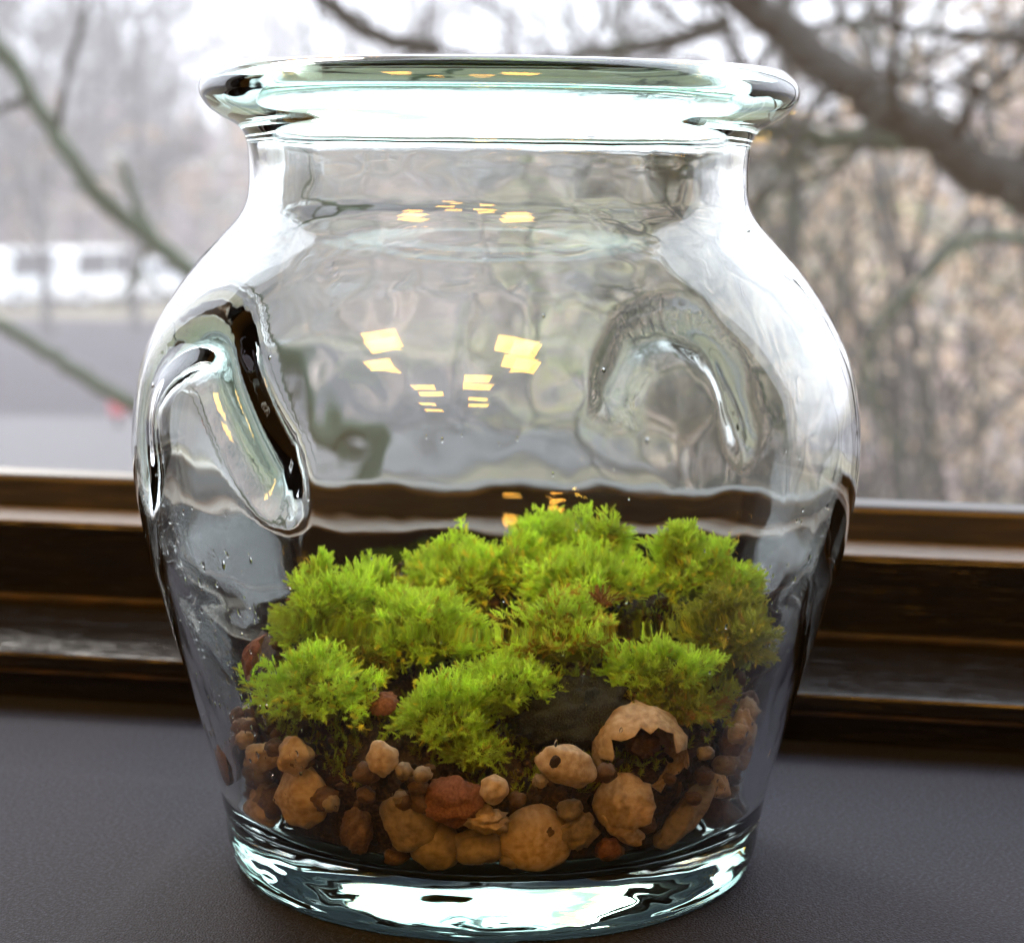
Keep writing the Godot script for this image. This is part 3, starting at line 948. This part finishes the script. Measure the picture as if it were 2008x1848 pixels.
	stone("husk", "crumbly tan husk under the red brown bark chunk", "husk", blob(0.0050, 0.0026, 0.003, 7, 0.8, 2.6), tanm, -1.2, 0.0308, 0.0034, Vector3(0, 0, -14))
	stone("pebble", "small rounded tan pebble right of the bark chunk", "pebble", blob(0.0027, 0.0027, 0.0025, 8, 0.3), tanm, 0.4, 0.0384, 0.003)
	stone("pebble", "dull faceted grey tan pebble below the bark chunk", "pebble", blob(0.0058, 0.0062, 0.004, 9, 0.4), greym, -16.4, 0.0290, 0.0046)
	stone("pebble", "round dull pebble resting low on the jar floor, left of middle", "pebble", blob(0.0051, 0.0050, 0.004, 10, 0.2), greym, -11.7, 0.0222, 0.0044)
	stone("pebble", "low dull brown pebble in the middle of the bottom row", "pebble", blob(0.0050, 0.0038, 0.004, 11, 0.3), greym, -2.7, 0.0228, 0.0046)
	stone("pebble", "largest round tan pebble at the bottom right of middle", "pebble", blob(0.0074, 0.0070, 0.0052, 12, 0.14), tanm, 9.5, 0.0243, 0.0056)
	var sh := stone("seed_husk", "oval tan husk with a dark hole at its left end", "husk", blob(0.0066, 0.0042, 0.004, 13, 0.25), tanm, 14.8, 0.0433, 0.0045, Vector3(0, 0, -22))
	var hole := obj("hole", blob(0.0011, 0.0014, 0.0008, 3, 0.3, 1.0, 8, 12), mat(lin(0.05, 0.025, 0.012), 0.9), sh)
	hole.position = Vector3(-0.0040, 0.0006, 0.0029)
	var big := stone("hollow_shell", "large hollow broken shell with a dark open mouth at the right", "shell", bowl(0.0098, 112, 14), tanm, 34.2, 0.0432, 0.0100, Vector3(-58, 0, -20))
	var pith := obj("pith", blob(0.0034, 0.0026, 0.0026, 17, 0.8, 2.0), brownm, big)
	pith.position = Vector3(0.001, 0.0015, 0.0005)
	stone("husk", "long curved tan husk below the hollow shell", "husk", bowl(0.0068, 72, 15, 0.0016), tanm, 29.7, 0.0318, 0.0060, Vector3(70, 0, 42))
	stone("husk", "long tan husk lying parallel below the curved one", "husk", blob(0.0056, 0.0023, 0.0026, 16, 0.4), tanm, 28.0, 0.0262, 0.0032, Vector3(0, 0, -36))
	stone("pebble", "small dull crumb of tan stone right of the largest pebble", "pebble", blob(0.0036, 0.0034, 0.003, 18, 0.6, 1.8), greym, 18.2, 0.0268, 0.0034)
	stone("stalk", "tan stalk with a rounded end, pointing up right", "stalk", blob(0.0026, 0.0024, 0.0024, 19, 0.3), tanm, 55.0, 0.0310, 0.003)
	stone("stalk", "long brown stalk slanting under the hollow shell", "stalk", blob(0.0088, 0.0026, 0.003, 20, 0.35), greym, 46.0, 0.0262, 0.0036, Vector3(0, 0, 36))
	stone("pebble", "tiny pinkish pebble low at the right of middle", "pebble", blob(0.0024, 0.0022, 0.002, 21, 0.4), redm, 24.9, 0.0218, 0.0025)
	stone("bark_chunk", "dark brown bark piece low at the left of middle", "bark", blob(0.0034, 0.0048, 0.003, 22, 0.5, 1.8), brownm, -29.1, 0.0245, 0.0034)
	stone("leaf_scrap", "orange brown dry leaf scrap left of the moss", "leaf", bowl(0.0060, 55, 23, 0.0005), redm, -47.0, 0.0630, 0.0075, Vector3(70, 0, 40))
	stone("husk", "pale tan husk seen through the thick right edge", "husk", blob(0.0042, 0.0066, 0.003, 24, 0.4), tanm, 68.0, 0.0385, 0.0035)
	# smaller pebbles filling the gaps
	for k in 84:
		var az := rng.randf_range(-88, 88)
		var h := rng.randf_range(0.0185, 0.043)
		var s := rng.randf_range(0.0014, 0.0034)
		if k % 2 and absf(az) < 55.0: az = (62.0 + rng.randf() * 28.0) * signf(az)
		if absf(az) > 52.0: s = rng.randf_range(0.0026, 0.0044)
		var o := stone("gravel_stone", gravel_label(5 if k % 24 == 5 else (k % 6) % 5, az, h), "stone", blob(s, s * 0.8, s * 0.8, 100 + k, 0.4, 1.2, 12, 16), [brownm, greym, greym, tanm, brownm, redm if k % 24 == 5 else brownm][k % 6], az, h, s + 0.0012, Vector3(rng.randf() * 360, rng.randf() * 360, 0))
		o.set_meta("group", "small stones in the soil")

	# --- dark crumbly lump below the right front moss
	var charm := tex_mat(noise_tex(0.05, 81, [0.0, 0.5, 0.7, 1.0], [lin(0.008, 0.010, 0.009), lin(0.03, 0.038, 0.03), lin(0.07, 0.085, 0.065), lin(0.14, 0.16, 0.12)]), Vector3(70, 70, 70), 0.85, 0.12)
	var lumpo := obj("soil_lump", blob(0.0150, 0.0085, 0.011, 40, 0.5, 2.2, 40, 60), charm)
	lumpo.position = Vector3(0.0205, 0.0490, 0.0420)
	tag(lumpo, "dark crumbly grey green soil lump below the yellowish moss", "soil")

	# --- moss
	var moss := mat(Color.WHITE, 0.6)
	moss.vertex_color_use_as_albedo = true
	moss.cull_mode = BaseMaterial3D.CULL_DISABLED
	moss.backlight_enabled = true
	moss.backlight = Color(0.9, 0.9, 0.9)
	M.moss = moss
	M.core = tex_mat(noise_tex(0.05, 91, [0.0, 0.5, 1.0], [lin(0.10, 0.11, 0.02), lin(0.26, 0.30, 0.04), lin(0.40, 0.46, 0.06)]), Vector3(90, 90, 90), 0.9, 0.1)
	var shoot := shoot_mesh()
	var G := Color(0.68, 0.90, 0.12)
	var Y := Color(0.88, 0.78, 0.09)
	var O := Color(0.46, 0.52, 0.06)
	var B := Color(0.55, 0.30, 0.05)
	# label, centre, radii, main tint, second tint, share of the second
	var clumps := [
		["tallest green moss clump at the back, right of middle", Vector3(0.0172, 0.0752, -0.025), Vector3(0.0125, 0.0100, 0.011), G, Y, 0.1],
		["upright moss tuft at the right end of the tallest clump", Vector3(0.0300, 0.0780, -0.020), Vector3(0.0058, 0.0085, 0.006), G, O, 0.25],
		["broad pointed moss clump at the upper right", Vector3(0.0523, 0.0735, -0.005), Vector3(0.0140, 0.0095, 0.011), G, Y, 0.15],
		["small moss peak on top of the upper right clump", Vector3(0.0485, 0.0810, -0.005), Vector3(0.0062, 0.0058, 0.006), G, Y, 0.1],
		["wide moss clump along the back at middle left", Vector3(-0.0096, 0.0688, -0.015), Vector3(0.0155, 0.0090, 0.012), G, Y, 0.22],
		["moss clump just left of the tallest clump at the back", Vector3(0.0051, 0.0715, -0.012), Vector3(0.0095, 0.0078, 0.009), G, Y, 0.3],
		["leftmost large moss clump below the glass ear", Vector3(-0.0416, 0.0645, 0.010), Vector3(0.0128, 0.0108, 0.012), G, O, 0.3],
		["narrow moss spike on top of the leftmost clump", Vector3(-0.0450, 0.0735, 0.005), Vector3(0.0048, 0.0056, 0.0048), G, Y, 0.1],
		["moss clump in the dip between left and middle at the back", Vector3(-0.0314, 0.0680, -0.010), Vector3(0.0080, 0.0066, 0.008), G, O, 0.2],
		["moss clump in the centre left of the mound", Vector3(-0.0175, 0.0630, 0.020), Vector3(0.0135, 0.0098, 0.012), G, Y, 0.1],
		["moss cushion behind the yellowish hump", Vector3(0.0233, 0.0712, 0.000), Vector3(0.0140, 0.0080, 0.012), G, Y, 0.12],
		["yellowish domed moss hump in the middle front", Vector3(0.0167, 0.0665, 0.033), Vector3(0.0118, 0.0088, 0.010), G, B, 0.4],
		["round moss clump at the lower left front", Vector3(-0.0418, 0.0540, 0.041), Vector3(0.0118, 0.0088, 0.010), G, Y, 0.15],
		["bright moss clump at the bottom front, left of middle", Vector3(-0.0114, 0.0500, 0.0495), Vector3(0.0112, 0.0090, 0.0095), G, Y, 0.05],
		["hanging tip of moss lowest at the front", Vector3(-0.0045, 0.0440, 0.0550), Vector3(0.0068, 0.0062, 0.0062), G, O, 0.35],
		["moss clump left of the dark soil lump", Vector3(0.0028, 0.0555, 0.043), Vector3(0.0112, 0.0080, 0.010), G, O, 0.15],
		["bright moss tuft at the right front above the hollow shell", Vector3(0.0395, 0.0585, 0.036), Vector3(0.0120, 0.0070, 0.010), G, Y, 0.05],
		["dull olive moss at the far right against the glass", Vector3(0.0575, 0.0630, 0.020), Vector3(0.0095, 0.0110, 0.011), O, Y, 0.15],
		["dull olive moss skirt below the right front tuft", Vector3(0.0440, 0.0515, 0.039), Vector3(0.0115, 0.0060, 0.010), O, B, 0.2],
		["low olive moss between the left clumps", Vector3(-0.0325, 0.0560, 0.022), Vector3(0.0085, 0.0062, 0.009), O, B, 0.2],
		["small moss clump at the upper right against the glass", Vector3(0.0620, 0.0705, 0.002), Vector3(0.0070, 0.0070, 0.0075), G, O, 0.3]]
	rng.seed = 17
	var spread := noise(110.0, 77, 2)
	var tufts := noise(330.0, 78, 2)
	for c in clumps:
		var o := thing("moss_clump", c[0], "moss", c[1], "clumps of moss in the jar")
		var R: Vector3 = c[2]
		var core := obj("moss_base", blob(R.x * 0.62, R.y * 0.62, R.z * 0.62, rng.randi() % 1000, 0.35, 1.6, 14, 20), M.core, o)
		core.position = Vector3(0, -0.0012, 0)
		var spots := []
		var tints := []
		var W := R * Vector3(0.97, 0.95, 1.0)
		var area := 4.0 * PI * pow((pow(W.x * W.y, 1.6) + pow(W.x * W.z, 1.6) + pow(W.y * W.z, 1.6)) / 3.0, 1.0 / 1.6) * 1e6
		for k in int(area * 1.7):
			var d := Vector3(rng.randfn(), rng.randfn(), rng.randfn()).normalized()
			if d.y < -0.5: continue
			var p := Vector3(d.x * W.x, d.y * W.y, d.z * W.z)
			var bump := spread.get_noise_3dv(c[1] + p)
			var fine := tufts.get_noise_3dv(c[1] + p)
			if bump < -0.36 : continue
			p *= 1.0 + 0.8 * bump + 0.35 * fine - 0.0026 / W.length() - 0.25 * pow(rng.randf(), 3.0)
			var w: Vector3 = c[1] + p
			if Vector2(w.x, w.z).length() > inner_radius(w.y) - 0.0020: continue
			var up := (Vector3(d.x / W.x, d.y / W.y, d.z / W.z).normalized() + Vector3(0, 0.55, 0) + Vector3(rng.randfn(), rng.randfn(), rng.randfn()) * 0.65).normalized()
			var s := rng.randf_range(0.5, 0.95)
			var turn := Quaternion(Vector3.UP, up) if up.y > -0.99 else Quaternion.IDENTITY
			spots.append(Transform3D(Basis(turn) * Basis(Vector3.UP, rng.randf() * TAU) * Basis.from_scale(Vector3.ONE * s), p))
			var t: Color = c[3]
			var low := clampf(0.5 - d.y * 0.6, 0.0, 1.0)
			if rng.randf() < float(c[5]) * (0.3 + 1.5 * low) * (1.0 + 2.0 * fine): t = t.lerp(c[4], rng.randf_range(0.4, 1.0))
			if rng.randf() < 0.03: t = t.lerp(B, 0.6)
			tints.append(t * (1.0 + 0.35 * bump) * rng.randf_range(0.8, 1.15))
		many("moss_shoots", shoot, moss, spots, tints, o)
	# thin olive carpet between the clumps
	var cs := []
	var ct := []
	for k in 9000:
		var a := rng.randf() * TAU
		var r := 0.070 * sqrt(rng.randf())
		var p := Vector3(sin(a) * r, 0, cos(a) * r)
		if lump.get_noise_3dv(p * 1.4) < -0.05 or p.x < -0.052 and p.z < 0.01: continue
		p.y = soil_height(p.x, p.z) + 0.0022 * lump.get_noise_3dv(Vector3(p.x, p.y, p.z)) - 0.0004
		if r > inner_radius(p.y) - 0.0085: continue
		var up := Vector3(rng.randfn() * 0.5, 1, rng.randfn() * 0.5 + 0.2).normalized()
		cs.append(Transform3D(Basis(Quaternion(Vector3.UP, up)) * Basis(Vector3.UP, rng.randf() * TAU) * Basis.from_scale(Vector3.ONE * rng.randf_range(0.6, 1.05)), p))
		ct.append(O.lerp([G, G, B, Color(0.12, 0.10, 0.05)][rng.randi() % 4], rng.randf() * 0.8) * rng.randf_range(0.6, 1.1))
	var carpet := many("moss_carpet", shoot, moss, cs, ct)
	tag(carpet, "thin dull olive moss growing over the soil between the clumps", "moss")
	# withered rust star
	var ws := thing("withered_sprig", "small withered rust brown star of moss beside the yellowish hump", "moss", Vector3(0.0262, 0.0722, 0.028))
	var s1 := []
	var t1 := []
	for k in 14:
		var up := Vector3(rng.randfn(), absf(rng.randfn()) + 0.2, rng.randfn()).normalized()
		s1.append(Transform3D(Basis(Quaternion(Vector3.UP, up)) * Basis.from_scale(Vector3.ONE * 1.3), up * 0.0008))
		t1.append(Color(0.34, 0.15, 0.04) * rng.randf_range(0.7, 1.2))
	many("rust_shoots", shoot, moss, s1, t1, ws)
	var scrap := obj("leaf_scrap", bowl(0.0042, 60, 55, 0.0005), redm)
	scrap.transform = Transform3D(Basis.from_euler(Vector3(0.6, 0.3, 0.5)), Vector3(-0.0250, 0.0500, 0.0420))
	tag(scrap, "small red brown leaf scrap between the two front moss clumps", "leaf")
